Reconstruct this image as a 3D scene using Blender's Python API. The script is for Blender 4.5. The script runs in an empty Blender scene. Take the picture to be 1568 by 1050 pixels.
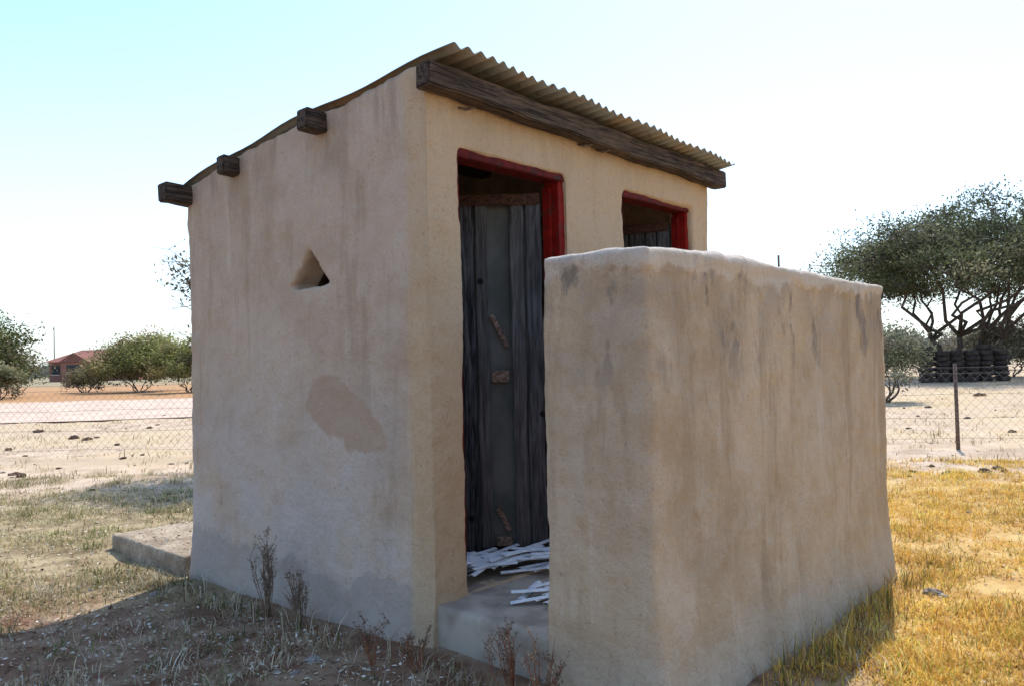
import bpy, math, random
import numpy as np
from mathutils import Vector, Matrix, noise
random.seed(7); rng=np.random.default_rng(7)
scene=bpy.context.scene
C,S=0.7472,0.6646      # view azimuth: forward=(C,S), right=(S,-C)
def DL(d,l): return (C*d+S*l, S*d-C*l)

# ---------------- node helpers ----------------
class NT:
    def __init__(s,name):
        s.m=bpy.data.materials.new(name); s.m.use_nodes=True
        s.t=s.m.node_tree; s.n=s.t.nodes; s.n.clear()
        s.out=s.n.new('ShaderNodeOutputMaterial'); s.b=s.n.new('ShaderNodeBsdfPrincipled')
        s.t.links.new(s.b.outputs[0],s.out.inputs[0])
        s.b.inputs['Roughness'].default_value=.9
        s.b.inputs['Specular IOR Level'].default_value=.15
        g=s.n.new('ShaderNodeNewGeometry'); s.pos=g.outputs['Position']
    def set(s,inp,v):
        if isinstance(v,bpy.types.NodeSocket): s.t.links.new(v,inp)
        elif isinstance(v,(tuple,list)) and len(v)==3 and inp.type=='RGBA': inp.default_value=(*v,1)
        else: inp.default_value=v
    def math(s,op,a,b=0.0,c=0.0,clamp=False):
        n=s.n.new('ShaderNodeMath'); n.operation=op; n.use_clamp=clamp
        s.set(n.inputs[0],a); s.set(n.inputs[1],b); s.set(n.inputs[2],c); return n.outputs[0]
    def noise(s,scale,detail=4,vec=None,stretch=None,rough=.55,off=None):
        v=vec or s.pos
        if stretch:
            n=s.n.new('ShaderNodeVectorMath'); n.operation='MULTIPLY'; s.set(n.inputs[0],v); n.inputs[1].default_value=stretch; v=n.outputs[0]
        if off:
            n=s.n.new('ShaderNodeVectorMath'); n.operation='ADD'; s.set(n.inputs[0],v); n.inputs[1].default_value=(off,off,off); v=n.outputs[0]
        n=s.n.new('ShaderNodeTexNoise'); n.inputs['Scale'].default_value=scale; n.inputs['Detail'].default_value=detail
        n.inputs['Roughness'].default_value=rough; s.set(n.inputs['Vector'],v); return n.outputs['Fac']
    def ss(s,x,a,b,lo=0.,hi=1.):
        n=s.n.new('ShaderNodeMapRange'); n.interpolation_type='SMOOTHSTEP'
        s.set(n.inputs[0],x); n.inputs[1].default_value=a; n.inputs[2].default_value=b; n.inputs[3].default_value=lo; n.inputs[4].default_value=hi
        return n.outputs[0]
    def mix(s,f,a,b,mode='MIX'):
        n=s.n.new('ShaderNodeMix'); n.data_type='RGBA'; n.blend_type=mode
        s.set(n.inputs[0],f); s.set(n.inputs[6],a); s.set(n.inputs[7],b); return n.outputs[2]
    def xyz(s):
        n=s.n.new('ShaderNodeSeparateXYZ'); s.set(n.inputs[0],s.pos); return n.outputs
    def dot(s,vec):
        n=s.n.new('ShaderNodeVectorMath'); n.operation='DOT_PRODUCT'; s.set(n.inputs[0],s.pos); n.inputs[1].default_value=vec; return n.outputs['Value']
    def bump(s,h,strength=.4,dist=.01,prev=None):
        n=s.n.new('ShaderNodeBump'); n.inputs['Strength'].default_value=strength; n.inputs['Distance'].default_value=dist
        s.set(n.inputs['Height'],h)
        if prev: s.set(n.inputs['Normal'],prev)
        s.set(s.b.inputs['Normal'],n.outputs[0]); return n.outputs[0]
    def col(s,v): s.set(s.b.inputs['Base Color'],v)

def plaster(name,kind):
    k=NT(name); x,y,z=k.xyz()
    big=k.ss(k.noise(1.3,3),.35,.65); mid=k.ss(k.noise(4.5,7,off=3.1,rough=.68),.40,.64)
    if kind=='house': A,B=(.55,.415,.31),(.46,.335,.235)
    else: A,B=(.52,.38,.245),(.40,.285,.175)
    c=k.mix(big,A,B)
    c=k.mix(k.math('MULTIPLY',mid,.4),c,(.60,.475,.365))
    st=k.noise(5.5,7,stretch=(1,1,.14),off=7.7,rough=.68)
    c=k.mix(k.math('MULTIPLY',k.ss(st,.5,.66),.42 if kind=='house' else .65),c,(.32,.22,.135))
    st2=k.noise(9,7,stretch=(1,1,.12),off=17.7,rough=.68)
    c=k.mix(k.math('MULTIPLY',k.ss(st2,.55,.72),.4),c,(.64,.54,.44))
    if kind=='house':
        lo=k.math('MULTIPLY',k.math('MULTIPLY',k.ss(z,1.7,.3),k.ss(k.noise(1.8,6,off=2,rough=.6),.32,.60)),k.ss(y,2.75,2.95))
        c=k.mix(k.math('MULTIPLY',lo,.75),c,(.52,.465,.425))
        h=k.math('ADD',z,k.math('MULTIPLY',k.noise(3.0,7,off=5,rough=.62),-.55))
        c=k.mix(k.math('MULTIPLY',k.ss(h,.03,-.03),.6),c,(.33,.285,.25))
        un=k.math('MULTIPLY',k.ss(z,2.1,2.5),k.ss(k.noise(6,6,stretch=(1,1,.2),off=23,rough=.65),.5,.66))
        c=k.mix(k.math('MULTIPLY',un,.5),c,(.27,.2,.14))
        py=k.math('SUBTRACT',y,3.31)
        dy=k.math('DIVIDE',py,.29)
        dz=k.math('DIVIDE',k.math('ADD',k.math('SUBTRACT',z,1.03),k.math('MULTIPLY',py,-.30)),.15)
        dd=k.math('SQRT',k.math('ADD',k.math('MULTIPLY',dy,dy),k.math('MULTIPLY',dz,dz)))
        dd=k.math('ADD',dd,k.math('MULTIPLY',k.math('SUBTRACT',k.noise(3.6,6,off=9,rough=.6),.5),2.1))
        pm=k.math('MULTIPLY',k.ss(dd,1.12,.92),k.ss(x,2.6,2.5))
        c=k.mix(k.math('MULTIPLY',pm,.75),c,(.42,.285,.19))
        fr=k.ss(k.math('ADD',y,k.math('MULTIPLY',k.noise(3,3,off=4),.12)),2.86,2.80)
        c=k.mix(k.math('MULTIPLY',fr,.6),c,(.56,.385,.215))  # warm light bounced off the grass, painted into the front wall colour
    else:
        n1=k.noise(2.6,7,off=1.3,rough=.65)
        top=k.math('MULTIPLY',k.ss(z,.9,1.6),k.ss(n1,.40,.60))
        c=k.mix(k.math('MULTIPLY',top,.5),c,(.27,.21,.16))
        sm=k.math('MULTIPLY',k.ss(z,1.0,1.5),k.ss(k.noise(6.5,7,stretch=(1,1,.4),off=31,rough=.68),.53,.63))
        c=k.mix(k.math('MULTIPLY',sm,.75),c,(.14,.12,.105))
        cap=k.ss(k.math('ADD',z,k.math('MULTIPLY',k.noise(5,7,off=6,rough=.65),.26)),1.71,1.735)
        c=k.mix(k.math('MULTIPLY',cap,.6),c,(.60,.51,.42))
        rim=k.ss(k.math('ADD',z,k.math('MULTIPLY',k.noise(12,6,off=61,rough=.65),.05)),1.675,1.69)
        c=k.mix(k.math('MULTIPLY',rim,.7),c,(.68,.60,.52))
        bt=k.math('MULTIPLY',k.ss(z,1.0,.1),k.ss(x,3.0,4.6))
        c=k.mix(k.math('MULTIPLY',bt,.5),c,(.54,.36,.19))
        spl=k.ss(k.math('ADD',z,k.math('MULTIPLY',k.noise(3,6,off=5,rough=.6),-.5)),.12,-.1)
        c=k.mix(k.math('MULTIPLY',spl,.45),c,(.46,.385,.30))
        v=k.n.new('ShaderNodeTexVoronoi'); v.feature='DISTANCE_TO_EDGE'; v.inputs['Scale'].default_value=8
        nz=k.n.new('ShaderNodeTexNoise'); nz.inputs['Scale'].default_value=9; nz.inputs['Detail'].default_value=4; k.set(nz.inputs['Vector'],k.pos)
        mx=k.n.new('ShaderNodeMix'); mx.data_type='VECTOR'; mx.inputs[0].default_value=.2; k.set(mx.inputs[4],k.pos); k.set(mx.inputs[5],nz.outputs['Color'])
        k.set(v.inputs['Vector'],mx.outputs[1])
        ck=k.math('MULTIPLY',k.math('MULTIPLY',k.ss(v.outputs['Distance'],.012,.002),k.ss(z,.42,.15)),k.ss(k.noise(4,3,off=44),.45,.6))
        c=k.mix(k.math('MULTIPLY',ck,.6),c,(.17,.12,.09))
    pit=k.noise(55,3,off=12)
    c=k.mix(k.math('MULTIPLY',k.ss(pit,.60,.72),.4),c,(.25,.18,.12))
    g=k.noise(170,3); c=k.mix(k.math('MULTIPLY',k.ss(g,.5,.72),.35),c,(.26,.19,.13))
    k.col(c); k.b.inputs['Roughness'].default_value=.95
    b=k.bump(k.noise(3.2,5,off=2.2,stretch=(1,1,.7)),.7,.08)
    b=k.bump(k.noise(16,7,rough=.68),.75,.02,b); k.bump(g,.55,.004,b)
    return k.m

def wood(name,axis,dark=(.05,.043,.04),light=(.2,.165,.14),scale=1.,island=False):
    k=NT(name); st=[1,1,1]; st[axis]=.05
    f=k.noise(60*scale,6,stretch=tuple(st),rough=.65); f2=k.noise(170*scale,3,stretch=tuple(st),off=5); g=k.noise(5,3,off=3)
    f=k.math('ADD',k.math('MULTIPLY',f,.7),k.math('MULTIPLY',f2,.3))
    c=k.mix(k.ss(f,.40,.60),dark,light)
    c=k.mix(k.math('MULTIPLY',k.ss(g,.4,.7),.4),c,tuple(v*.5 for v in dark))
    if island:
        oi=k.n.new('ShaderNodeObjectInfo'); c=k.mix(k.math('MULTIPLY',oi.outputs['Random'],.35),c,(.17,.15,.135))
        vo=k.n.new('ShaderNodeTexVoronoi'); vo.inputs['Scale'].default_value=5.; k.set(vo.inputs['Vector'],k.pos)
        c=k.mix(k.ss(vo.outputs['Distance'],.12,.06),c,(.012,.01,.009))
    k.col(c); k.bump(f,1.,.008); return k.m
def simple(name,A,B,sc=8,bump=.2,rough=.9,bd=.01,detail=5,chip=None):
    k=NT(name); f=k.noise(sc,detail); c=k.mix(k.ss(f,.35,.65),A,B)
    if chip: c=k.mix(k.ss(k.noise(28,6,off=3,stretch=(1,1,.5),rough=.65),.57,.61),c,chip)
    k.col(c); k.b.inputs['Roughness'].default_value=rough
    if bump: k.bump(f,bump,bd)
    return k.m
def attrmat(name,trans=.25,rough=.8):
    k=NT(name); a=k.n.new('ShaderNodeAttribute'); a.attribute_name='col'
    k.col(a.outputs['Color']); k.b.inputs['Roughness'].default_value=rough
    if trans:
        t=k.n.new('ShaderNodeBsdfTranslucent'); k.set(t.inputs[0],a.outputs['Color'])
        m=k.n.new('ShaderNodeMixShader'); m.inputs[0].default_value=trans
        k.t.links.new(k.b.outputs[0],m.inputs[1]); k.t.links.new(t.outputs[0],m.inputs[2]); k.t.links.new(m.outputs[0],k.out.inputs[0])
    return k.m

# ---------------- mesh helpers ----------------
def link(o,parent=None):
    scene.collection.objects.link(o)
    if parent: o.parent=parent
    return o
def empty(name,loc=(0,0,0)):
    o=bpy.data.objects.new(name,None); o.empty_display_size=.2; return link(o)
def mobj(name,V,F,mat,parent=None,smooth=False):
    me=bpy.data.meshes.new(name); me.from_pydata([tuple(v) for v in V],[],F); me.update()
    if mat: me.materials.append(mat)
    if smooth: me.polygons.foreach_set('use_smooth',[True]*len(me.polygons))
    return link(bpy.data.objects.new(name,me),parent)
def fast(name,V,sizes,LV,mat,col=None,parent=None,smooth=False):
    me=bpy.data.meshes.new(name); nv=len(V)
    me.vertices.add(nv); me.vertices.foreach_set('co',np.asarray(V,dtype=np.float32).ravel())
    me.loops.add(len(LV)); me.loops.foreach_set('vertex_index',np.asarray(LV,dtype=np.int32))
    st=np.concatenate([[0],np.cumsum(sizes)[:-1]]).astype(np.int32)
    me.polygons.add(len(sizes)); me.polygons.foreach_set('loop_start',st); me.polygons.foreach_set('loop_total',np.asarray(sizes,dtype=np.int32))
    if smooth: me.polygons.foreach_set('use_smooth',np.ones(len(sizes),dtype=bool))
    me.update(calc_edges=True); me.validate()
    if col is not None:
        a=me.attributes.new('col','FLOAT_COLOR','POINT'); cc=np.ones((nv,4),dtype=np.float32); cc[:,:3]=col; a.data.foreach_set('color',cc.ravel())
    me.materials.append(mat); return link(bpy.data.objects.new(name,me),parent)
def box_vf(x0,x1,y0,y1,z0,z1):
    V=[(x0,y0,z0),(x1,y0,z0),(x1,y1,z0),(x0,y1,z0),(x0,y0,z1),(x1,y0,z1),(x1,y1,z1),(x0,y1,z1)]
    F=[(0,3,2,1),(4,5,6,7),(0,1,5,4),(1,2,6,5),(2,3,7,6),(3,0,4,7)]; return V,F
def box(name,x0,x1,y0,y1,z0,z1,mat,parent=None,bev=.004,mtx=None,rough=0):
    V,F=box_vf(x0,x1,y0,y1,z0,z1); o=mobj(name,V,F,mat,parent)
    import bmesh
    bm=bmesh.new(); bm.from_mesh(o.data)
    if rough:
        L=[x1-x0,y1-y0,z1-z0]; ax=L.index(max(L))
        es=[e for e in bm.edges if abs((e.verts[0].co-e.verts[1].co)[ax])>.5*L[ax]]
        bmesh.ops.subdivide_edges(bm,edges=es,cuts=max(3,int(L[ax]/.06)),use_grid_fill=True)
    if bev: bmesh.ops.bevel(bm,geom=[e for e in bm.edges if len(e.link_faces)==2 and e.calc_face_angle()>.5],offset=bev,segments=2,affect='EDGES')
    if rough:
        for v in bm.verts:
            n=noise.noise_vector(v.co*3.1+Vector((x0*7,y0*5,0)))+.5*noise.noise_vector(v.co*11); v.co+=n*rough
    bm.to_mesh(o.data); bm.free()
    if mtx is not None: o.data.transform(mtx)
    return o
def tubes(paths,sides=6):
    V=[];F=[]
    for pts,rad in paths:
        pts=[Vector(p) for p in pts]; n=len(pts); b=len(V)
        for i,p in enumerate(pts):
            t=(pts[min(i+1,n-1)]-pts[max(i-1,0)]).normalized()
            u=t.orthogonal().normalized() if i==0 else (u-t*u.dot(t)).normalized()
            w=t.cross(u)
            for j in range(sides):
                a=2*math.pi*j/sides; V.append(p+(u*math.cos(a)+w*math.sin(a))*rad[i])
        for i in range(n-1):
            for j in range(sides):
                a=b+i*sides+j; c=b+i*sides+(j+1)%sides; F.append((a,c,c+sides,a+sides))
        F.append(tuple(b+(n-1)*sides+j for j in range(sides))); F.append(tuple(b+sides-1-j for j in range(sides)))
    return V,F
def evalmesh(o):
    dg=bpy.context.evaluated_depsgraph_get(); me=bpy.data.meshes.new_from_object(o.evaluated_get(dg)); o.modifiers.clear(); o.data=me; return o

def gz(x,y):
    return .018*np.sin(x*1.7+1)*np.cos(y*1.3)+.01*np.sin(x*5.1+y*3.3)+.006*np.sin(y*9.2-x*4.)
# ---------------- materials ----------------
M_house=plaster('plaster_house','house'); M_wall=plaster('plaster_wall','wall')
M_beam=wood('weathered_beam',0,(.028,.021,.018),(.13,.09,.064)); M_plank=wood('weathered_plank',2,(.013,.014,.017),(.125,.122,.13),1,True)
M_brace=wood('brace_wood',0,(.13,.08,.055),(.31,.22,.17)); M_rail=wood('rail_wood',0,(.04,.02,.015),(.12,.06,.042))
M_red=simple('red_paint',(.15,.006,.004),(.25,.011,.006),14,.3,.6,.003,5,(.10,.02,.014))
M_dred=simple('dark_red_paint',(.07,.007,.006),(.14,.010,.007),20,.5,.7,.004,5,(.05,.025,.02))
M_panel=simple('grey_panel',(.085,.09,.08),(.135,.135,.122),5,.1,.8)
M_conc=simple('concrete',(.42,.36,.29),(.25,.205,.16),5,.6,.95,.015,8)
k=NT('old_concrete'); f=k.noise(4,8,rough=.65); g=k.noise(50,4,off=3)
c=k.mix(k.ss(f,.38,.6),(.42,.34,.25),(.26,.20,.14)); c=k.mix(k.math('MULTIPLY',k.ss(g,.48,.66),.6),c,(.15,.11,.075)); k.col(c); b=k.bump(f,.8,.03); k.bump(g,.7,.008,b); M_conc2=k.m
M_white=simple('white_strip',(.78,.82,.85),(.6,.65,.7),20,.05,.5)
M_stone=simple('stone',(.38,.34,.30),(.22,.18,.15),12,.8,.95,.01,8)
M_clod=simple('clod',(.07,.045,.03),(.15,.09,.06),30,.6)
M_bark=simple('bark',(.05,.038,.03),(.11,.085,.068),12,.6)
M_rubber=simple('rubber',(.03,.026,.024),(.075,.055,.045),8,.3,.85)
M_steel=simple('rusty_steel',(.10,.06,.045),(.2,.15,.12),30,.3,.7)
M_wire=simple('galvanised_wire',(.16,.15,.14),(.26,.24,.22),30,0,.6)
k=NT('corrugated_iron'); f=k.noise(3,6,stretch=(1,.35,1)); g=k.noise(30,4)
c=k.mix(k.ss(f,.4,.65),(.26,.27,.25),(.32,.23,.14)); c=k.mix(k.math('MULTIPLY',k.ss(g,.5,.7),.5),c,(.17,.11,.07)); k.col(c)
k.b.inputs['Metallic'].default_value=.2; k.b.inputs['Roughness'].default_value=.55; M_iron=k.m
M_leaf=attrmat('foliage',.3); M_grass=attrmat('grass_blades',.4); M_litter=attrmat('litter',0)

# ---------------- ground ----------------
n=340; t=np.linspace(-1,1,n); sp=np.sinh(t*9.2)/math.sinh(9.2)*3000
gx,gy=np.meshgrid(sp+3,sp+4.,indexing='ij')
r=np.hypot(gx-3,gy-4); Z=gz(gx,gy)*np.clip(1-(r-25)/40,0,1)
V=np.stack([gx,gy,Z],-1).reshape(-1,3)
i,j=np.meshgrid(np.arange(n-1),np.arange(n-1),indexing='ij'); a=(i*n+j).ravel()
LV=np.stack([a,a+n,a+n+1,a+1],-1).ravel()
k=NT('ground_soil'); x,y,z=k.xyz(); D=k.dot((C,S,0)); L=k.dot((S,-C,0))
n1=k.noise(.9,5); n2=k.noise(5,6,off=2); n3=k.noise(40,5,off=4); n4=k.noise(.25,4,off=8); n5=k.noise(2.2,6,off=14,rough=.65)
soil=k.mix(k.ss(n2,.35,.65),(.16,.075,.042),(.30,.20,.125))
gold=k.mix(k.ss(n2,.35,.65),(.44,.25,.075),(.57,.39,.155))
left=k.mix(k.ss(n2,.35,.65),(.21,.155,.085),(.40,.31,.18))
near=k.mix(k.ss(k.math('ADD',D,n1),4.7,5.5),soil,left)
near=k.mix(k.ss(k.math('ADD',L,k.math('MULTIPLY',n1,.5)),1.2,2.2),near,gold)
pale=k.mix(k.ss(n5,.36,.64),(.60,.46,.33),(.42,.30,.20))
dry=k.mix(k.ss(n5,.4,.6),(.52,.38,.22),(.57,.44,.29))
far=k.mix(k.ss(n4,.4,.6),pale,dry)
Dn=k.math('ADD',D,k.math('MULTIPLY',k.math('SUBTRACT',n1,.5),3.))
c=k.mix(k.ss(Dn,7.6,8.6),near,pale)
c=k.mix(k.ss(Dn,10,11.5),c,far)
orange=k.math('MULTIPLY',k.ss(Dn,33,35),k.ss(L,-3,-6))
c=k.mix(orange,c,(.44,.24,.11))
c=k.mix(k.ss(D,55,80),c,(.30,.25,.15))
c=k.mix(k.math('MULTIPLY',k.ss(n3,.5,.7),.5),c,(.22,.15,.09))
k.col(c); b=k.bump(n2,.6,.03); k.bump(n3,.7,.012,b)
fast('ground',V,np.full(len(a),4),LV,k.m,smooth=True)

# dirt road
ctr=[(26,-90),(26,-20),(28,-5),(38,3),(70,8),(150,12),(400,20)]
P=[Vector((*DL(d,l),.02)) for d,l in ctr]; Vr=[];Fr=[]
pts=[]
for q in range(len(P)-1):
    for s_ in range(14): pts.append(P[q].lerp(P[q+1],s_/14))
for _ in range(6): pts=[pts[0]]+[(pts[q-1]+pts[q]*2+pts[q+1])/4 for q in range(1,len(pts)-1)]+[pts[-1]]
for q,p in enumerate(pts):
    t_=(pts[min(q+1,len(pts)-1)]-pts[max(q-1,0)]).normalized(); nn=Vector((-t_.y,t_.x,0))
    for u_ in (-1,-.5,0,.5,1):
        w=6.8+.7*noise.noise(p*.4+Vector((u_*3,0,0))); Vr.append(p+nn*w*u_+Vector((0,0,.03*(1-abs(u_)))))
for q in range(len(pts)-1):
    for e in range(4): b0=q*5+e; Fr.append((b0,b0+5,b0+6,b0+1))
mobj('dirt_road',Vr,Fr,simple('road_gravel',(.52,.38,.29),(.63,.48,.37),.9,.3,.95,.02,8),smooth=True)

# ---------------- latrine building ----------------
X0,X1,Y0,Y1=2.411,5.048,2.631,4.877; FL=.215
prof=[(2.30,2.655),(2.42,2.65),(2.63,2.64),(3.0,2.615),(3.36,2.602),(3.8,2.572),(4.3,2.525),(4.88,2.44),(5.05,2.41)]
def rz(X,Y):
    return float(np.interp(Y,[p[0] for p in prof],[p[1] for p in prof]))-.03*(X-2.38)
house=empty('outhouse_building')
def solid(name,V,F): 
    o=mobj(name,V,F,None); return o
shell=solid('walls',*box_vf(X0,X1,Y0,Y1,-.12,2.5))
cut=[box_vf(X0+.17,3.64,Y0+.17,Y1-.17,FL,2.7),box_vf(3.80,X1-.17,Y0+.17,Y1-.17,FL,2.7),
     box_vf(2.618,3.433,Y0-.2,Y0+.25,FL,2.284),box_vf(3.995,4.807,Y0-.2,Y0+.25,FL,2.284)]
tri=[(3.358,1.693),(3.738,1.688),(3.54,1.905)]
cut.append(([(2.2,a_,b_) for a_,b_ in tri]+[(2.7,a_,b_) for a_,b_ in tri],[(0,1,2),(5,4,3),(0,3,4,1),(1,4,5,2),(2,5,3,0)]))
def adobe(o,cuts,vox,A1,A2,remap=None,seed=0):
    objs=[]
    for cv in cuts:
        co=solid('tmpcut',*cv); objs.append(co)
        import bmesh
        bm=bmesh.new(); bm.from_mesh(co.data); bmesh.ops.recalc_face_normals(bm,faces=bm.faces); bm.to_mesh(co.data); bm.free()
        m=o.modifiers.new('b','BOOLEAN'); m.operation='DIFFERENCE'; m.solver='EXACT'; m.object=co
    m=o.modifiers.new('r','REMESH'); m.mode='VOXEL'; m.voxel_size=vox
    m=o.modifiers.new('s','SMOOTH'); m.factor=.5; m.iterations=2
    evalmesh(o)
    for co in objs: bpy.data.objects.remove(co)
    me=o.data; nv=len(me.vertices); co=np.empty(nv*3,dtype=np.float32); me.vertices.foreach_get('co',co); co=co.reshape(-1,3)
    no=np.empty(nv*3,dtype=np.float32); me.vertices.foreach_get('normal',no); no=no.reshape(-1,3)
    d=np.array([A1*noise.noise(Vector(p)*1.6+Vector((seed,0,0)))+A2*noise.noise(Vector(p)*7.0)+A2*.6*noise.noise(Vector(p)*16.0)+A2*.4*noise.noise(Vector(p)*31.0) for p in co.tolist()],dtype=np.float32)
    co=co+no*d[:,None]
    if remap: co=remap(co)
    me.vertices.foreach_set('co',co.ravel()); me.update()
    me.polygons.foreach_set('use_smooth',np.ones(len(me.polygons),dtype=bool))
def remap_h(co):
    T=np.interp(co[:,1],[p[0] for p in prof],[p[1] for p in prof])-.03*(co[:,0]-2.38)-.012
    z=co[:,2]; up=z>2.32; co[up,2]=2.32+(z[up]-2.32)*(T[up]-2.32)/.18
    b=np.clip((.35-co[:,2])/.35,0,1)**2
    co[:,0]+=np.where(co[:,0]<2.5,-.03*b,0)
    rg=np.exp(-((co[:,1]-2.72-.02*np.sin(co[:,2]*3))/.05)**2); co[:,0]-=np.where(co[:,0]<2.45,.014*rg,0)
    rg=np.exp(-((co[:,0]-2.52)/.05)**2); co[:,1]-=np.where(co[:,1]<2.66,.010*rg,0)
    return co
adobe(shell,cut,.017,.020,.0065,remap_h,1.)
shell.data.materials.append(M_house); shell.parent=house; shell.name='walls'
box('floor_slab',X0+.02,X1-.02,Y0+.03,Y1-.03,-.1,FL,M_conc,house,.01)
RX0=2.392
wl=.0762; nx=int((5.09-RX0)/wl*10); ys=np.linspace(2.43,5.0,26)
V=[];F=[]
for a_ in range(nx+1):
    X=RX0+(5.09-RX0)*a_/nx
    for Y in ys:
        V.append((X+.004*math.sin(Y*5),Y+.012*math.sin(X*9),rz(X,Y)+.012+.0115*math.sin(2*math.pi*(X-RX0)/wl)+.009*math.sin(Y*6.5+X*1.2)))
m_=len(ys)
for a_ in range(nx):
    for b_ in range(m_-1): F.append((a_*m_+b_,(a_+1)*m_+b_,(a_+1)*m_+b_+1,a_*m_+b_+1))
roof=mobj('corrugated_roof',V,F,M_iron,house,True)
md=roof.modifiers.new('so','SOLIDIFY'); md.thickness=.0025
def beam(name,x0,x1,yc,zc,w,h,slope=-.03):
    o=box(name,x0,x1,yc-w/2,yc+w/2,zc-h/2,zc+h/2,M_beam,house,.008,rough=.012)
    for v in o.data.vertices: v.co.z+=slope*(v.co.x-x0)
    return o
beam('front_beam',2.345,5.125,2.574,2.550,.095,.112,-.017)
beam('purlin_1',2.285,5.10,3.42,2.528,.10,.105)
beam('purlin_2',2.30,5.10,4.27,2.455,.085,.10)
beam('rear_beam',2.235,5.10,4.86,2.378,.12,.115)
for q,xx in enumerate((2.62,3.55,3.72,4.85)):
    V,F=tubes([([(xx,2.63,2.475),(xx+.01,2.59,2.46),(xx+.04,2.56,2.468)],[.006,.008,.004])],6); mobj('tie_wire_%d'%q,V,F,M_steel,house)
# doors
def frame(nm,x0,x1):
    t=.05; y0,y1=Y0+.016,Y0+.125
    box(nm+'_jamb_l',x0-.03,x0+.010,y0,y1,FL,2.28,M_dred,house,.004,rough=.004)
    box(nm+'_jamb_r',x1-t+.01,x1+.02,y0+.012,y1,FL,2.28,M_red,house,.004)
    box(nm+'_stop_r',x1-t-.012,x1-t+.009,y0+.055,y1-.002,FL,2.22,M_red,house,.003)
    box(nm+'_head',x0-.02,x1+.02,y0-.003,y1+.003,2.252,2.30,M_dred,house,.004,rough=.004)
frame('door_frame',2.618,3.433); frame('door_frame_2',3.995,4.807)
def door(nm,hx,ang,gap):
    R=Matrix.Translation((hx,Y0+.14,0))@Matrix.Rotation(math.radians(-ang),4,'Z')
    zb,zt=.262,2.205; s=.006; q=0
    widths=[.095,.085,.115,.075,.09,.10,.10,.08]
    for w in widths:
        if not(gap and q==2):
            yo=random.uniform(-.008,.004)
            box('%s_plank_%d'%(nm,q),-s-w+.012,-s,yo,.022,zb+random.uniform(-.015,.015),zt+random.uniform(-.03,.01),M_plank,house,.004,R,rough=.007)
        s+=w; q+=1
    W=s
    box(nm+'_backing',-W+.01,-.01,.034,.042,zb+.01,zt-.01,M_panel,house,.001,R)
    box(nm+'_top_rail',-W,-.004,-.024,-.011,2.14,2.20,M_rail,house,.004,R,rough=.006)
    if gap:
        box(nm+'_ledge_mid',-.292,-.196,.006,.028,1.17,1.235,M_brace,house,.003,R)
        box(nm+'_ledge_low',-.285,-.20,.006,.028,.275,.325,M_brace,house,.003,R)
        for nn,zc,zz,an in (('brace_a',1.45,.10,-26),('brace_b',.42,.07,-26)):
            Rb=R@Matrix.Translation((-.244,.020,zc))@Matrix.Rotation(math.radians(an),4,'Y')
            box(nm+'_'+nn,-.014,.014,-.008,.010,-zz,zz,M_brace,house,.003,Rb)
door('door',3.38,50,True); door('door_2',4.755,74,False)
pslab=solid('porch_slab',*box_vf(2.425,5.0,1.62,2.70,-.12,FL-.006))
adobe(pslab,[],.02,.012,.004,None,4.); pslab.data.materials.append(M_conc)
# ---------------- privacy wall (L plan) ----------------
pw=solid('privacy_wall',[(2.312,1.442,-.12),(4.85,1.442,-.12),(4.85,1.662,-.12),(2.512,1.662,-.12),(2.512,1.888,-.12),(2.312,1.888,-.12)]+
 [(2.312,1.442,1.672),(4.85,1.442,1.672),(4.85,1.662,1.672),(2.512,1.662,1.672),(2.512,1.888,1.672),(2.312,1.888,1.672)],
 [(5,4,3,2,1,0),(6,7,8,9,10,11)]+[(q,(q+1)%6,6+(q+1)%6,6+q) for q in range(6)])
def remap_w(co):
    z=co[:,2]; e=1.60+.035*np.sin(co[:,0]*7)*np.sin(co[:,0]*3+co[:,1]*9); cap=np.clip((z-e)/.02,0,1)*.009
    co[:,1]-=np.where(co[:,1]<1.5,cap,0); co[:,0]-=np.where(co[:,0]<2.35,cap,0)
    b=np.clip((.6-z)/.6,0,1)**2*.03
    co[:,1]-=np.where(co[:,1]<1.5,b,0)
    co[:,1]+=np.where(co[:,1]>1.8,.006+.034*np.clip(1-z/1.67,0,1),0)
    up=z>1.3; co[up,2]+=.010*np.sin(co[up,0]*2.3+1)
    return co
adobe(pw,[],.015,.016,.0060,remap_w,9.); pw.data.materials.append(M_wall)
rs=solid('concrete_slab',*box_vf(2.37,4.9,4.93,6.0,-.1,.11)); adobe(rs,[],.025,.02,.010,None,2.); rs.data.materials.append(M_conc2)

# white slats
V=[];F=[]
def strip(x,y,z,L_,w,ang,tilt):
    b=len(V); R=Matrix.Rotation(ang,3,'Z')@Matrix.Rotation(tilt,3,'Y')
    for (u_,v_,h_) in ((-L_/2,-w/2,0),(L_/2,-w/2,0),(L_/2,0,.006),(-L_/2,0,.006),(L_/2,w/2,0),(-L_/2,w/2,0)):
        for th in (0,.003):
            p=R@Vector((u_,v_,h_+th)); V.append((x+p.x,y+p.y,z+p.z))
    f=lambda *q:F.append(tuple(b+e for e in q))
    f(1,3,5,7); f(7,5,9,11); f(0,6,4,2); f(6,10,8,4); f(0,2,3,1); f(2,4,5,3); f(4,8,9,5); f(8,10,11,9); f(10,6,7,11); f(6,0,1,7)
for q in range(60):
    tt=random.random(); cx=2.80+.42*tt+random.gauss(0,.05); cy=2.95-.30*tt+random.gauss(0,.07)
    if q>46: cx,cy=2.80+random.gauss(0,.05),2.28+random.gauss(0,.08)
    strip(cx,cy,FL+.008+random.random()*(.08 if q<=46 else .035),random.uniform(.22,.5) if q<=46 else random.uniform(.2,.3),.034,random.gauss(.0,.35)-.5*(q%3==0),random.gauss(0,.06))
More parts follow.
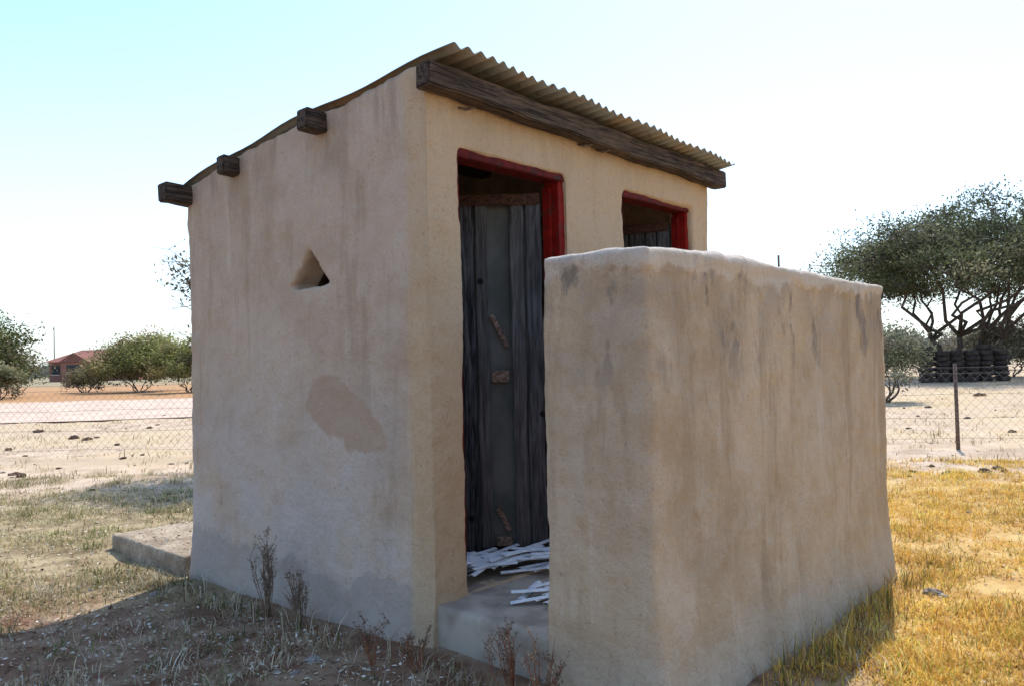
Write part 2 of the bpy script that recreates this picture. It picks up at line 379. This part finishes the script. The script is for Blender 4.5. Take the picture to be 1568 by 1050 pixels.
mobj('white_blind_slats',V,F,M_white)

# ---------------- vegetation ----------------
def blades(name,px,py,pz,length,width,az,lean,col,curve=.5,parent=None):
    N=len(px); d=np.stack([np.cos(az),np.sin(az),np.zeros(N)],-1); sd=np.stack([-np.sin(az+rng.uniform(-1,1,N)),np.cos(az),np.zeros(N)],-1)
    base=np.stack([px,py,pz],-1); up=np.array([0,0,1.])
    m=base+(up*np.cos(lean)[:,None]+d*np.sin(lean)[:,None])*(length*.55)[:,None]
    l2=lean+curve*rng.uniform(.2,1.6,N)
    tip=m+(up*np.cos(l2)[:,None]+d*np.sin(l2)[:,None])*(length*.45)[:,None]
    w=width[:,None]/2
    V=np.stack([base-sd*w,base+sd*w,m+sd*w*.8,m-sd*w*.8,tip],1).reshape(-1,3)
    o=np.arange(N)[:,None]*5; LV=(o+np.array([[0,1,2,3,3,2,4]])).ravel(); sizes=np.tile([4,3],N)
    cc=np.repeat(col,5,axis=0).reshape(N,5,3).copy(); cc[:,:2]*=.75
    return fast(name,V,sizes,LV,M_grass,np.clip(cc.reshape(-1,3),0,.88),parent)
def inside(x,y):
    a=(x>2.30)&(x<5.1)&(y>1.40)&(y<4.9); b=(x>2.33)&(x<4.92)&(y>4.9)&(y<6.05); return a|b
def pal(N,cols,w):
    idx=rng.choice(len(cols),N,p=np.array(w)/sum(w)); c=np.array(cols)[idx]; return c*rng.uniform(.65,1.25,(N,1))
def nz(x,y,s,o=0): return np.array([noise.noise(Vector((a*s,b*s,o))) for a,b in zip(x,y)])
def grass(name,nt,dr,lr,bp,ln,wd,cols,wts,dens=0.,leanr=(.1,1.),spread=.03,pdf=1.0):
    d=dr[0]+(dr[1]-dr[0])*rng.random(nt)**pdf; l=d*rng.uniform(lr[0],lr[1],nt)
    x=C*d+S*l; y=S*d-C*l
    keep=~inside(x,y)&(nz(x,y,1.3,3.)+.5*nz(x,y,4.,9.)>dens+rng.uniform(-.3,.3,nt)); x,y=x[keep],y[keep]
    nt=len(x); cnt=rng.integers(bp[0],bp[1],nt); tl=rng.uniform(ln[0],ln[1],nt)*(1+.6*nz(x,y,2.2,5.)); tc=pal(nt,cols,wts)*(1+.35*nz(x,y,1.1,15.))[:,None]
    X=np.repeat(x,cnt); Y=np.repeat(y,cnt); N=len(X); X=X+rng.normal(0,spread,N); Y=Y+rng.normal(0,spread,N)
    ok=~inside(X,Y); 
    col=np.repeat(tc,cnt,axis=0)*rng.uniform(.7,1.3,(N,1)); len_=np.repeat(tl,cnt)*rng.uniform(.5,1.3,N)
    X,Y,col,len_=X[ok],Y[ok],col[ok],len_[ok]; N=len(X)
    return blades(name,X,Y,gz(X,Y)-.004,len_,rng.uniform(wd[0],wd[1],N),rng.uniform(0,6.283,N),rng.uniform(*leanr,N),col)
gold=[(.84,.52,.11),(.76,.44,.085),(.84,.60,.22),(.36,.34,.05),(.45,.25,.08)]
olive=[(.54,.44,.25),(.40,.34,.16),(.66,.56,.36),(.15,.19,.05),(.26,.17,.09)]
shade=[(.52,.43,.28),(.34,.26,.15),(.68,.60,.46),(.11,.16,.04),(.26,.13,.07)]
grass('golden_grass',13000,(2.6,9.3),(.30,.92),(8,15),(.025,.08),(.003,.0065),gold,[5,4,3,1.2,1],-.20,spread=.04,leanr=(.2,1.35),pdf=1.15)
grass('dry_grass',8000,(4.3,9.6),(-.92,-.25),(7,14),(.03,.08),(.003,.0065),olive,[4,4,3,3.5,1],-.15,spread=.04,leanr=(.2,1.3))
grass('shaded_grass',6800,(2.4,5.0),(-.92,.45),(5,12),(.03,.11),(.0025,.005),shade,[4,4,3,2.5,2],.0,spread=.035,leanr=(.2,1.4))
grass('sparse_grass',4200,(9.0,32),(-.9,.95),(5,10),(.04,.12),(.006,.014),[(.60,.47,.29),(.48,.36,.19),(.34,.26,.12)],[4,3,2],.0,spread=.10,pdf=1.3)
def tufts(name,spots,cols,wts,n=40,ln=(.08,.22)):
    X=[];Y=[]
    for (x,y,r_) in spots:
        X+=list(rng.normal(x,r_,n)); Y+=list(rng.normal(y,r_,n))
    X=np.array(X);Y=np.array(Y); ok=~inside(X,Y); X=X[ok];Y=Y[ok];N=len(X)
    blades(name,X,Y,gz(X,Y)-.01,rng.uniform(ln[0],ln[1],N),rng.uniform(.0025,.005,N),rng.uniform(0,6.283,N),rng.uniform(0,.6,N),pal(N,cols,wts),.7)
tufts('wall_foot_grass',[(3.0+.2*q+random.uniform(-.08,.08),1.33+random.uniform(-.07,.02),.06) for q in range(11)],gold+[(.12,.14,.04),(.3,.2,.1)],[1,1,1,2,3,3,3],45,(.06,.22))
tufts('weed_grass',[(2.2+random.uniform(-.1,.05),1.7+.24*q,.07) for q in range(14)],shade,[3,3,3,1,3],30,(.05,.19))
def quads(name,P,size,col,mat,flat=0.,parent=None,asp=.45):
    N=len(P); a=rng.normal(size=(N,3)); 
    if flat: a[:,2]*=flat
    a/=np.linalg.norm(a,axis=1)[:,None]; b=rng.normal(size=(N,3))
    if flat: b[:,2]*=flat
    b-=a*(a*b).sum(1)[:,None]; b/=np.linalg.norm(b,axis=1)[:,None]+1e-9
    s=size[:,None]
    V=np.stack([P-a*s,P+b*s*asp,P+a*s,P-b*s*asp],1).reshape(-1,3)
    LV=np.arange(4*N); return fast(name,V,np.full(N,4),LV,mat,np.repeat(col,4,axis=0),parent)
NL=36000
d=2.4+6.5*rng.random(NL)**1.2; l=d*rng.uniform(-.95,.95,NL); x=C*d+S*l;y=S*d-C*l; ok=~inside(x,y)&((l<.4)|(rng.random(NL)<.2)); x,y=x[ok],y[ok]
P=np.stack([x,y,gz(x,y)+.006],-1)
ns=900; Ps=np.stack([rng.uniform(2.4,4.8,ns),rng.uniform(4.96,5.97,ns),np.full(ns,.125)],-1); P=np.concatenate([P,Ps])
quads('leaf_litter',P,rng.uniform(.004,.017,len(P)),pal(len(P),[(.50,.42,.30),(.30,.19,.11),(.68,.62,.52),(.14,.08,.05)],[4,3,3,3]),M_litter,.25)

def weed(name,x,y,h,seed,mat,n=9,bushy=1.):
    random.seed(seed); paths=[]; tips=[]
    z0=float(gz(x,y))-.02
    for q in range(n):
        a=random.uniform(0,6.28); sp_=random.uniform(.05,.22)*h*bushy; hh=h*random.uniform(.6,1)
        p0=Vector((x+random.gauss(0,.008),y+random.gauss(0,.008),z0)); p3=Vector((x-.03+math.cos(a)*sp_,y+math.sin(a)*sp_,z0+hh)); pm=p0.lerp(p3,.5)+Vector((random.gauss(0,.01),random.gauss(0,.01),.03))
        paths.append(([p0,pm,p3],[.003,.002,.0008]))
        for e in range(7):
            t_=random.uniform(.35,1); b_=p0.lerp(p3,t_); a2=random.uniform(0,6.28); l_=random.uniform(.02,.07)*(h/.35)
            tp=b_+Vector((math.cos(a2)*l_*.6,math.sin(a2)*l_*.6,l_)); paths.append(([b_,tp],[.0012,.0005])); tips+=[b_.lerp(tp,u_) for u_ in (.5,.75,1)]
    pr=empty(name); V,F=tubes(paths,4); mobj('stems',V,F,mat,pr)
    T=np.array([tuple(t_) for t_ in tips]); T=np.repeat(T,3,axis=0)+rng.normal(0,.004,(len(T)*3,3))
    quads('dry_leaves',T,rng.uniform(.003,.008,len(T)),pal(len(T),[(.24,.17,.12),(.32,.25,.18),(.15,.11,.07)],[1,1,1]),M_leaf,0,pr)
M_stem=simple('dry_stem',(.16,.10,.07),(.28,.2,.14),20,0)
M_rstem=simple('red_stem',(.22,.08,.045),(.3,.14,.08),20,0)
weed('dead_weed',2.26,3.76,.44,1,M_stem,14,.8); weed('dead_weed',2.24,3.43,.33,2,M_stem,11,.9)
weed('dead_weed',2.12,2.72,.22,3,M_rstem,9,2); weed('dead_weed',2.18,2.50,.20,4,M_rstem,9,2)
weed('dead_weed',2.25,2.05,.30,5,M_rstem,10,1.6); weed('dead_weed',2.22,1.86,.28,6,M_rstem,9,1.8)
weed('dead_weed',4.93,1.50,.24,8,M_stem,6,1)
random.seed(11)
def tree(name,base,cen,r,nst,ncl,lpc,ls,cr,tr,cols,wts,zmin=-.35,lo=.5,fork=.4,flatc=.55,twigs=3,nmid=4,spread=.3):
    """stems -> nmid boughs per stem -> branches to the leaf clumps"""
    base=Vector(base); cenv=Vector(cen); pr=empty(name); paths=[]; mids=[]
    cl=[]
    while len(cl)<ncl:
        v=Vector((random.gauss(0,1),random.gauss(0,1),random.gauss(0,1))).normalized()
        if v.z<zmin: continue
        f=random.uniform(lo,1)*(1+.12*noise.noise(v*2.2+Vector((len(name),0,0)))*2); cl.append(Vector((cen[0]+v.x*r[0]*f,cen[1]+v.y*r[1]*f,cen[2]+v.z*r[2]*f)))
    def crooked(a,b,ra,rb,amp,n_=5):
        L_=(b-a).length; P_=[];R2=[]
        for q in range(n_+1):
            t_=q/n_; p=a.lerp(b,t_)
            if 0<q<n_: p=p+Vector((random.gauss(0,amp),random.gauss(0,amp),random.gauss(0,amp*.6)))*L_
            P_.append(p); R2.append(ra+(rb-ra)*t_)
        paths.append((P_,R2)); return P_
    for q in range(nst):
        a=6.283*q/nst+random.uniform(-.5,.5)
        b0=base+Vector((math.cos(a)*tr*1.2,math.sin(a)*tr*1.2,-.1))
        e=base.lerp(cenv,fork*random.uniform(.75,1.2))+Vector((math.cos(a)*r[0]*spread*random.uniform(.6,1.2),math.sin(a)*r[1]*spread,0))
        crooked(b0,e,tr,tr*.62,.05)
        for m in range(nmid):
            a2=a+random.uniform(-1.1,1.1); f=random.uniform(.35,.62)
            t_=Vector((cen[0]+math.cos(a2)*r[0]*f,cen[1]+math.sin(a2)*r[1]*f,cen[2]+r[2]*random.uniform(-.25,.4)))
            crooked(e,t_,tr*.5,tr*.22,.07); mids.append((t_,e))
    pts=[];cols_=[]
    for c_ in cl:
        e,_=min(mids,key=lambda s_:(s_[0]-c_).length)
        P_=crooked(e,c_,tr*.2,tr*.05,.08,4)
        for _ in range(twigs):
            t_=c_+Vector((random.gauss(0,cr),random.gauss(0,cr),random.gauss(0,cr*.6))); paths.append(([P_[3],t_],[tr*.07,tr*.02]))
        n_=int(lpc*random.uniform(.4,1.5)); q=rng.normal(0,1,(n_,3))*np.array([cr,cr,cr*flatc]); pts.append(q+np.array(c_))
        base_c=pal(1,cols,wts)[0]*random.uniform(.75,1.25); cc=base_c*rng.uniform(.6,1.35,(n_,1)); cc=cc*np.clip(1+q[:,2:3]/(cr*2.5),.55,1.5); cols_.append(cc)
    V,F=tubes(paths,6); mobj('trunk',V,F,M_bark,pr,True)
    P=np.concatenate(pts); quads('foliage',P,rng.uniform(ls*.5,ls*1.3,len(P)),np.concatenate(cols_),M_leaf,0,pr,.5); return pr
aca=[(.12,.14,.07),(.16,.17,.095),(.085,.10,.045),(.19,.18,.11)]
bsh=[(.13,.14,.06),(.09,.11,.045),(.18,.17,.08),(.20,.16,.09)]
bx,by=DL(34,19.0); cx,cy=DL(34.5,20.0)
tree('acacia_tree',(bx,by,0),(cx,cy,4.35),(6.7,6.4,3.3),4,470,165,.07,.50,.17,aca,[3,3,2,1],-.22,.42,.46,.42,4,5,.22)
def bush(name,d,l,w,h,cols=bsh,ncl=60,lpc=230,ls=.07,zm=-.6):
    x,y=DL(d,l); tree(name,(x,y,0),(x,y,h*.5),(w/2*.92,w/2*.92,h*.48),6,ncl,lpc,ls,w*.065,.035,cols,[3,3,2,1.5],zm,.3,.3,.85,3,2)
yel=[(.24,.24,.08),(.19,.20,.07),(.28,.26,.11),(.32,.24,.13)]
brn=[(.2,.16,.1),(.16,.13,.08),(.22,.19,.1),(.14,.13,.06)]
gry=[(.24,.21,.16),(.19,.175,.12),(.26,.235,.17),(.15,.145,.10)]
bush('thorn_bush',46,-21.6,5.8,3.3,yel,90,260,.08)
bush('thorn_bush',47,-25.2,2.8,1.5,brn,34,130,.07)
bush('thorn_bush',40,-27.8,7.4,4.3,[(.13,.16,.05),(.11,.13,.045),(.17,.19,.07),(.21,.19,.10)],100,260,.085)
bush('thorn_bush',38,-24.6,2.6,1.8,[(.24,.24,.13),(.19,.2,.1),(.22,.18,.1),(.26,.22,.12)],36,150,.07)
bush('thorn_bush',42,-17.0,4.0,2.8,yel,50,200,.08)
bush('thorn_bush',20,9.3,2.5,2.4,[(.21,.22,.14),(.17,.19,.11),(.24,.22,.16),(.26,.21,.15)],50,170,.04)
bush('thorn_bush',36,22.5,4.0,2.7,gry,55,200,.07)
bush('thorn_bush',41,18.5,5.5,2.2,gry,50,200,.07)
bush('thorn_bush',48,28.0,7,2.4,gry,50,200,.09)
cl=[];cc=[]
for q in range(900):
    d=random.uniform(90,260); l=d*random.uniform(-1.3,1.3); x,y=DL(d,l); hh=random.uniform(1.4,4.0); w=random.uniform(2,6); n_=120
    if -.62<l/d<-.45 and d<120: continue
    p=rng.normal(0,1,(n_,3))*np.array([w*.4,w*.4,hh*.28])+np.array([x,y,hh*.5]); p[:,2]=np.abs(p[:,2]); cl.append(p)
    cc.append(pal(1,[(.20,.21,.16),(.25,.24,.19),(.17,.19,.13)],[1,1,1])*rng.uniform(.7,1.3,(n_,1)))
P=np.concatenate(cl); quads('distant_scrub',P,rng.uniform(.2,.5,len(P)),np.concatenate(cc),M_leaf,0,None,.7)
# thorn tree behind the outhouse; hidden crown made dense to cast its shadow
tree('bare_thorn_tree',(5.75,8.95,0),(5.65,8.8,2.5),(1.15,1.2,.95),4,90,170,.03,.16,.06,[(.14,.14,.09),(.18,.16,.1),(.1,.1,.06)],[1,1,1],-.6,.15,.4,.8,5,3)
random.seed(21)
paths=[]
for q in range(20):
    p=Vector((4.95,8.95,random.uniform(1.2,2.3))); a=Vector((-S,C,0)).lerp(Vector((-.3,.2,0)),random.random()).normalized()
    q_=p+a*random.uniform(.4,.85)+Vector((0,0,random.uniform(-.1,.9))); m1=p.lerp(q_,.5)+Vector((0,0,random.uniform(-.05,.2)))
    paths.append(([p,m1,q_],[.009,.005,.002]))
    for e in range(7):
        b_=m1.lerp(q_,random.random()); paths.append(([b_,b_+Vector((random.gauss(0,.1),random.gauss(0,.1),random.gauss(.05,.09)))],[.003,.001]))
V,F=tubes(paths,4); o=mobj('twigs',V,F,M_bark,bpy.data.objects['bare_thorn_tree'])

# ---------------- far house ----------------
hs=empty('brick_house'); hd,hl=98,-51.5; hx,hy=DL(hd,hl)
R=Matrix.Translation((hx,hy,0))@Matrix.Rotation(math.atan2(-C,S),4,'Z')
M_brick=simple('red_brick',(.26,.12,.09),(.33,.16,.12),3,0); M_rr=simple('red_roof',(.20,.085,.065),(.26,.12,.095),1,0); M_glass=simple('window_glass',(.03,.035,.04),(.06,.06,.07),1,0,.2)
M_trim=simple('pale_trim',(.5,.45,.4),(.6,.55,.5),2,0)
box('walls',-5.5,5.5,0,7,0,2.4,M_brick,hs,0,R)
mobj('roof',[R@Vector(p) for p in [(-6,-.5,2.4),(6,-.5,2.4),(6,7.5,2.4),(-6,7.5,2.4),(-3.3,3.5,3.9),(3.3,3.5,3.9)]],[(0,1,5,4),(1,2,5),(2,3,4,5),(3,0,4),(3,2,1,0)],M_rr,hs)
mobj('porch_gable',[R@Vector(p) for p in [(-3.6,-1.5,2.35),(.2,-1.5,2.35),(-1.7,-1.5,3.5),(-3.6,2,2.5),(.2,2,2.5),(-1.7,2.5,3.6)]],[(0,1,2),(0,2,5,3),(1,4,5,2)],M_rr,hs)
box('porch_wall',-3.3,-.1,-1.3,-.02,0,2.33,M_brick,hs,0,R)
for q,(a_,b_,yy) in enumerate(((-5.2,-4.2,-.03),(-2.6,-.8,-1.33),(1.2,2.4,-.03),(3.4,4.6,-.03))):
    box('window_%d'%q,a_,b_,yy-.02,yy+.02,.9,2.0,M_glass,hs,0,R); box('sill_%d'%q,a_-.1,b_+.1,yy-.08,yy+.01,.78,.88,M_trim,hs,0,R)
def torus(c,R_,r_,nu=20,nv=8):
    b=len(V)
    for i_ in range(nu):
        a=6.2832*i_/nu
        for j_ in range(nv):
            e=6.2832*j_/nv; rr=R_+r_*math.copysign(abs(math.cos(e))**.6,math.cos(e)); V.append((c[0]+rr*math.cos(a),c[1]+rr*math.sin(a),c[2]+r_*math.copysign(abs(math.sin(e))**.6,math.sin(e))))
    for i_ in range(nu):
        for j_ in range(nv): F.append((b+i_*nv+j_,b+((i_+1)%nu)*nv+j_,b+((i_+1)%nu)*nv+(j_+1)%nv,b+i_*nv+(j_+1)%nv))
V=[];F=[]
for q in range(6):
    x,y=DL(31.5+.15*random.random(),16.35+.60*q)
    for e in range(random.choice((6,7,7))): torus((x+random.gauss(0,.015),y+random.gauss(0,.015),.11+.205*e),.2,.10)
mobj('tyre_wall',V,F,M_rubber,None,True)

# ---------------- fence ----------------
fa=Vector((*DL(12.6,-14),0)); fb=Vector((*DL(9.55,14),0)); fl=(fb-fa).length; fd=(fb-fa)/fl
fen=empty('wire_fence'); paths=[]
s0=(Vector((*DL(10.45,5.80),0))-fa).dot(fd)
for q in range(-6,3):
    s_=s0+q*3.4
    if 0<s_<fl:
        p=fa+fd*s_; tl=random.gauss(0,.012); paths.append(([p+Vector((0,0,-.1)),p+Vector((tl,0,.5)),p+Vector((2*tl,0,1.1))],[.026,.024,.022]))
V,F=tubes(paths,8); mobj('posts',V,F,M_steel,fen,True)
paths=[]
for z_ in (.12,.4,.7,.98,1.06):
    paths.append(([fa+fd*(fl*u_/24)+Vector((0,0,z_+.012*math.sin(u_*1.9+z_*9))) for u_ in range(25)],[.0026]*25))
H=.95; g_=.12
q=0.
while q<fl-H:
    a_=fa+fd*q
    paths.append(([a_+Vector((0,0,.06)),a_+fd*H+Vector((0,0,.06+H))],[.0015]*2)); paths.append(([a_+fd*H+Vector((0,0,.06)),a_+Vector((0,0,.06+H))],[.0015]*2)); q+=g_
V,F=tubes(paths,4); mobj('wire_mesh',V,F,M_wire,fen)
x,y=DL(12.5,4.22); V,F=tubes([([(x,y,-.1),(x,y,1.4),(x+.01,y,2.83)],[.022,.02,.018])],8); mobj('metal_pole',V,F,M_steel,None)
x,y=DL(120,-69); V,F=tubes([([(x,y,-.1),(x,y,8)],[.09,.06])],8); mobj('utility_pole',V,F,M_bark,None)

# ---------------- stones ----------------
def rocks(name,L_,mat):
    import bmesh
    V=[];F=[]
    for (x,y,s_) in L_:
        bm=bmesh.new(); bmesh.ops.create_icosphere(bm,subdivisions=3,radius=1); b=len(V); o_=Vector((random.random()*50,0,0)); sx,sy,sz=random.uniform(.8,1.4),random.uniform(.7,1.1),random.uniform(.35,.6)
        z0=float(gz(x,y))
        for v in bm.verts:
            p=v.co*(1+.55*noise.noise(v.co*1.6+o_)+.35*noise.noise(v.co*3.5+o_)); V.append((x+p.x*s_*sx,y+p.y*s_*sy,z0+s_*.08+p.z*s_*sz))
        for f in bm.faces: F.append(tuple(b+v.index for v in f.verts))
        bm.free()
    mobj(name,V,F,mat)
def px(xp,yp):  # ground position measured once from the photograph
    u_=(xp-784)-.0244*(yp-525); v_=(yp-525)+.0244*(xp-784)-26; d=1.29*1220/v_; return DL(d,u_/1220*d)
rocks('pale_stones',[(*px(482,1015),.027),(*px(455,1032),.018),(*px(428,1032),.015),(*px(1425,907),.045),(*px(1440,912),.03),(*px(350,915),.018),(*px(1480,780),.03),(*px(240,905),.03),(*px(70,1040),.02),(*px(390,905),.02)]+
 [(*DL(d_,d_*random.uniform(-.8,.8)),random.uniform(.01,.025)) for d_ in [random.uniform(7.5,20) for _ in range(70)]],M_stone)
rocks('soil_clods',[(*px(a_,b_),s_*.68) for a_,b_,s_ in ((115,672,.13),(135,673,.11),(150,671,.08),(25,725,.11),(35,729,.09),(15,690,.08),(190,702,.05),(92,716,.05),(1505,722,.10),(1525,718,.09),(1450,727,.07),(1470,729,.07),(1425,716,.06),(1535,722,.06),(1395,722,.06),(1480,640,.09),(1390,655,.07),(1548,660,.09),(1500,605,.2),(1420,625,.12),(230,655,.12),(60,660,.14))]+
 [(*DL(d_,d_*random.uniform(-.8,.8)),random.uniform(.01,.035)) for d_ in [random.uniform(7.5,22) for _ in range(110)] if True],M_clod)

# ---------------- light, sky, camera ----------------
el=math.radians(57); sd=Vector((.956*math.cos(el),.294*math.cos(el),math.sin(el)))
sl=bpy.data.lights.new('sun','SUN'); sl.energy=5.0; sl.angle=math.radians(.5); sl.color=(1,.94,.85)
so=link(bpy.data.objects.new('sun',sl)); so.rotation_euler=sd.to_track_quat('Z','Y').to_euler()
w=bpy.data.worlds.new('World'); scene.world=w; w.use_nodes=True; nt=w.node_tree; bg=nt.nodes['Background']
sk=nt.nodes.new('ShaderNodeTexSky'); sk.sky_type='NISHITA'; sk.sun_disc=False; sk.sun_elevation=el; sk.sun_rotation=math.atan2(.956,.294)
sk.air_density=1.; sk.dust_density=1.3; sk.ozone_density=1.; sk.altitude=1000
gain=nt.nodes.new('ShaderNodeMix'); gain.data_type='RGBA'; gain.blend_type='MULTIPLY'; gain.inputs[0].default_value=1; gain.inputs[7].default_value=(2.05,2.25,2.3,1)
nt.links.new(sk.outputs[0],gain.inputs[6])
tc=nt.nodes.new('ShaderNodeTexCoord'); sx=nt.nodes.new('ShaderNodeSeparateXYZ'); nt.links.new(tc.outputs['Generated'],sx.inputs[0])
mr=nt.nodes.new('ShaderNodeMapRange'); mr.interpolation_type='SMOOTHSTEP'; nt.links.new(sx.outputs[2],mr.inputs[0]); mr.inputs[1].default_value=-.05; mr.inputs[2].default_value=.44; mr.inputs[3].default_value=.8; mr.inputs[4].default_value=0
hz=nt.nodes.new('ShaderNodeMix'); hz.data_type='RGBA'; nt.links.new(mr.outputs[0],hz.inputs[0]); nt.links.new(gain.outputs[2],hz.inputs[6]); hz.inputs[7].default_value=(6.5,6.95,7.2,1)
nt.links.new(hz.outputs[2],bg.inputs[0]); bg.inputs[1].default_value=.15
cam=bpy.data.cameras.new('camera'); cam.lens=28.0; cam.sensor_width=36; cam.clip_start=.05; cam.clip_end=6000
co=link(bpy.data.objects.new('camera',cam)); scene.camera=co
p=math.radians(1.22); F_=Vector((C*math.cos(p),S*math.cos(p),math.sin(p))); R_=Vector((S,-C,0)); U_=R_.cross(F_)
ro=math.radians(1.4); Rn=R_*math.cos(ro)-U_*math.sin(ro); Un=U_*math.cos(ro)+R_*math.sin(ro)
m=Matrix((Rn,Un,-F_)).transposed().to_4x4(); m.translation=Vector((0,0,1.29)); co.matrix_world=m
scene.view_settings.view_transform='Standard'; scene.view_settings.look='None'; scene.view_settings.exposure=0
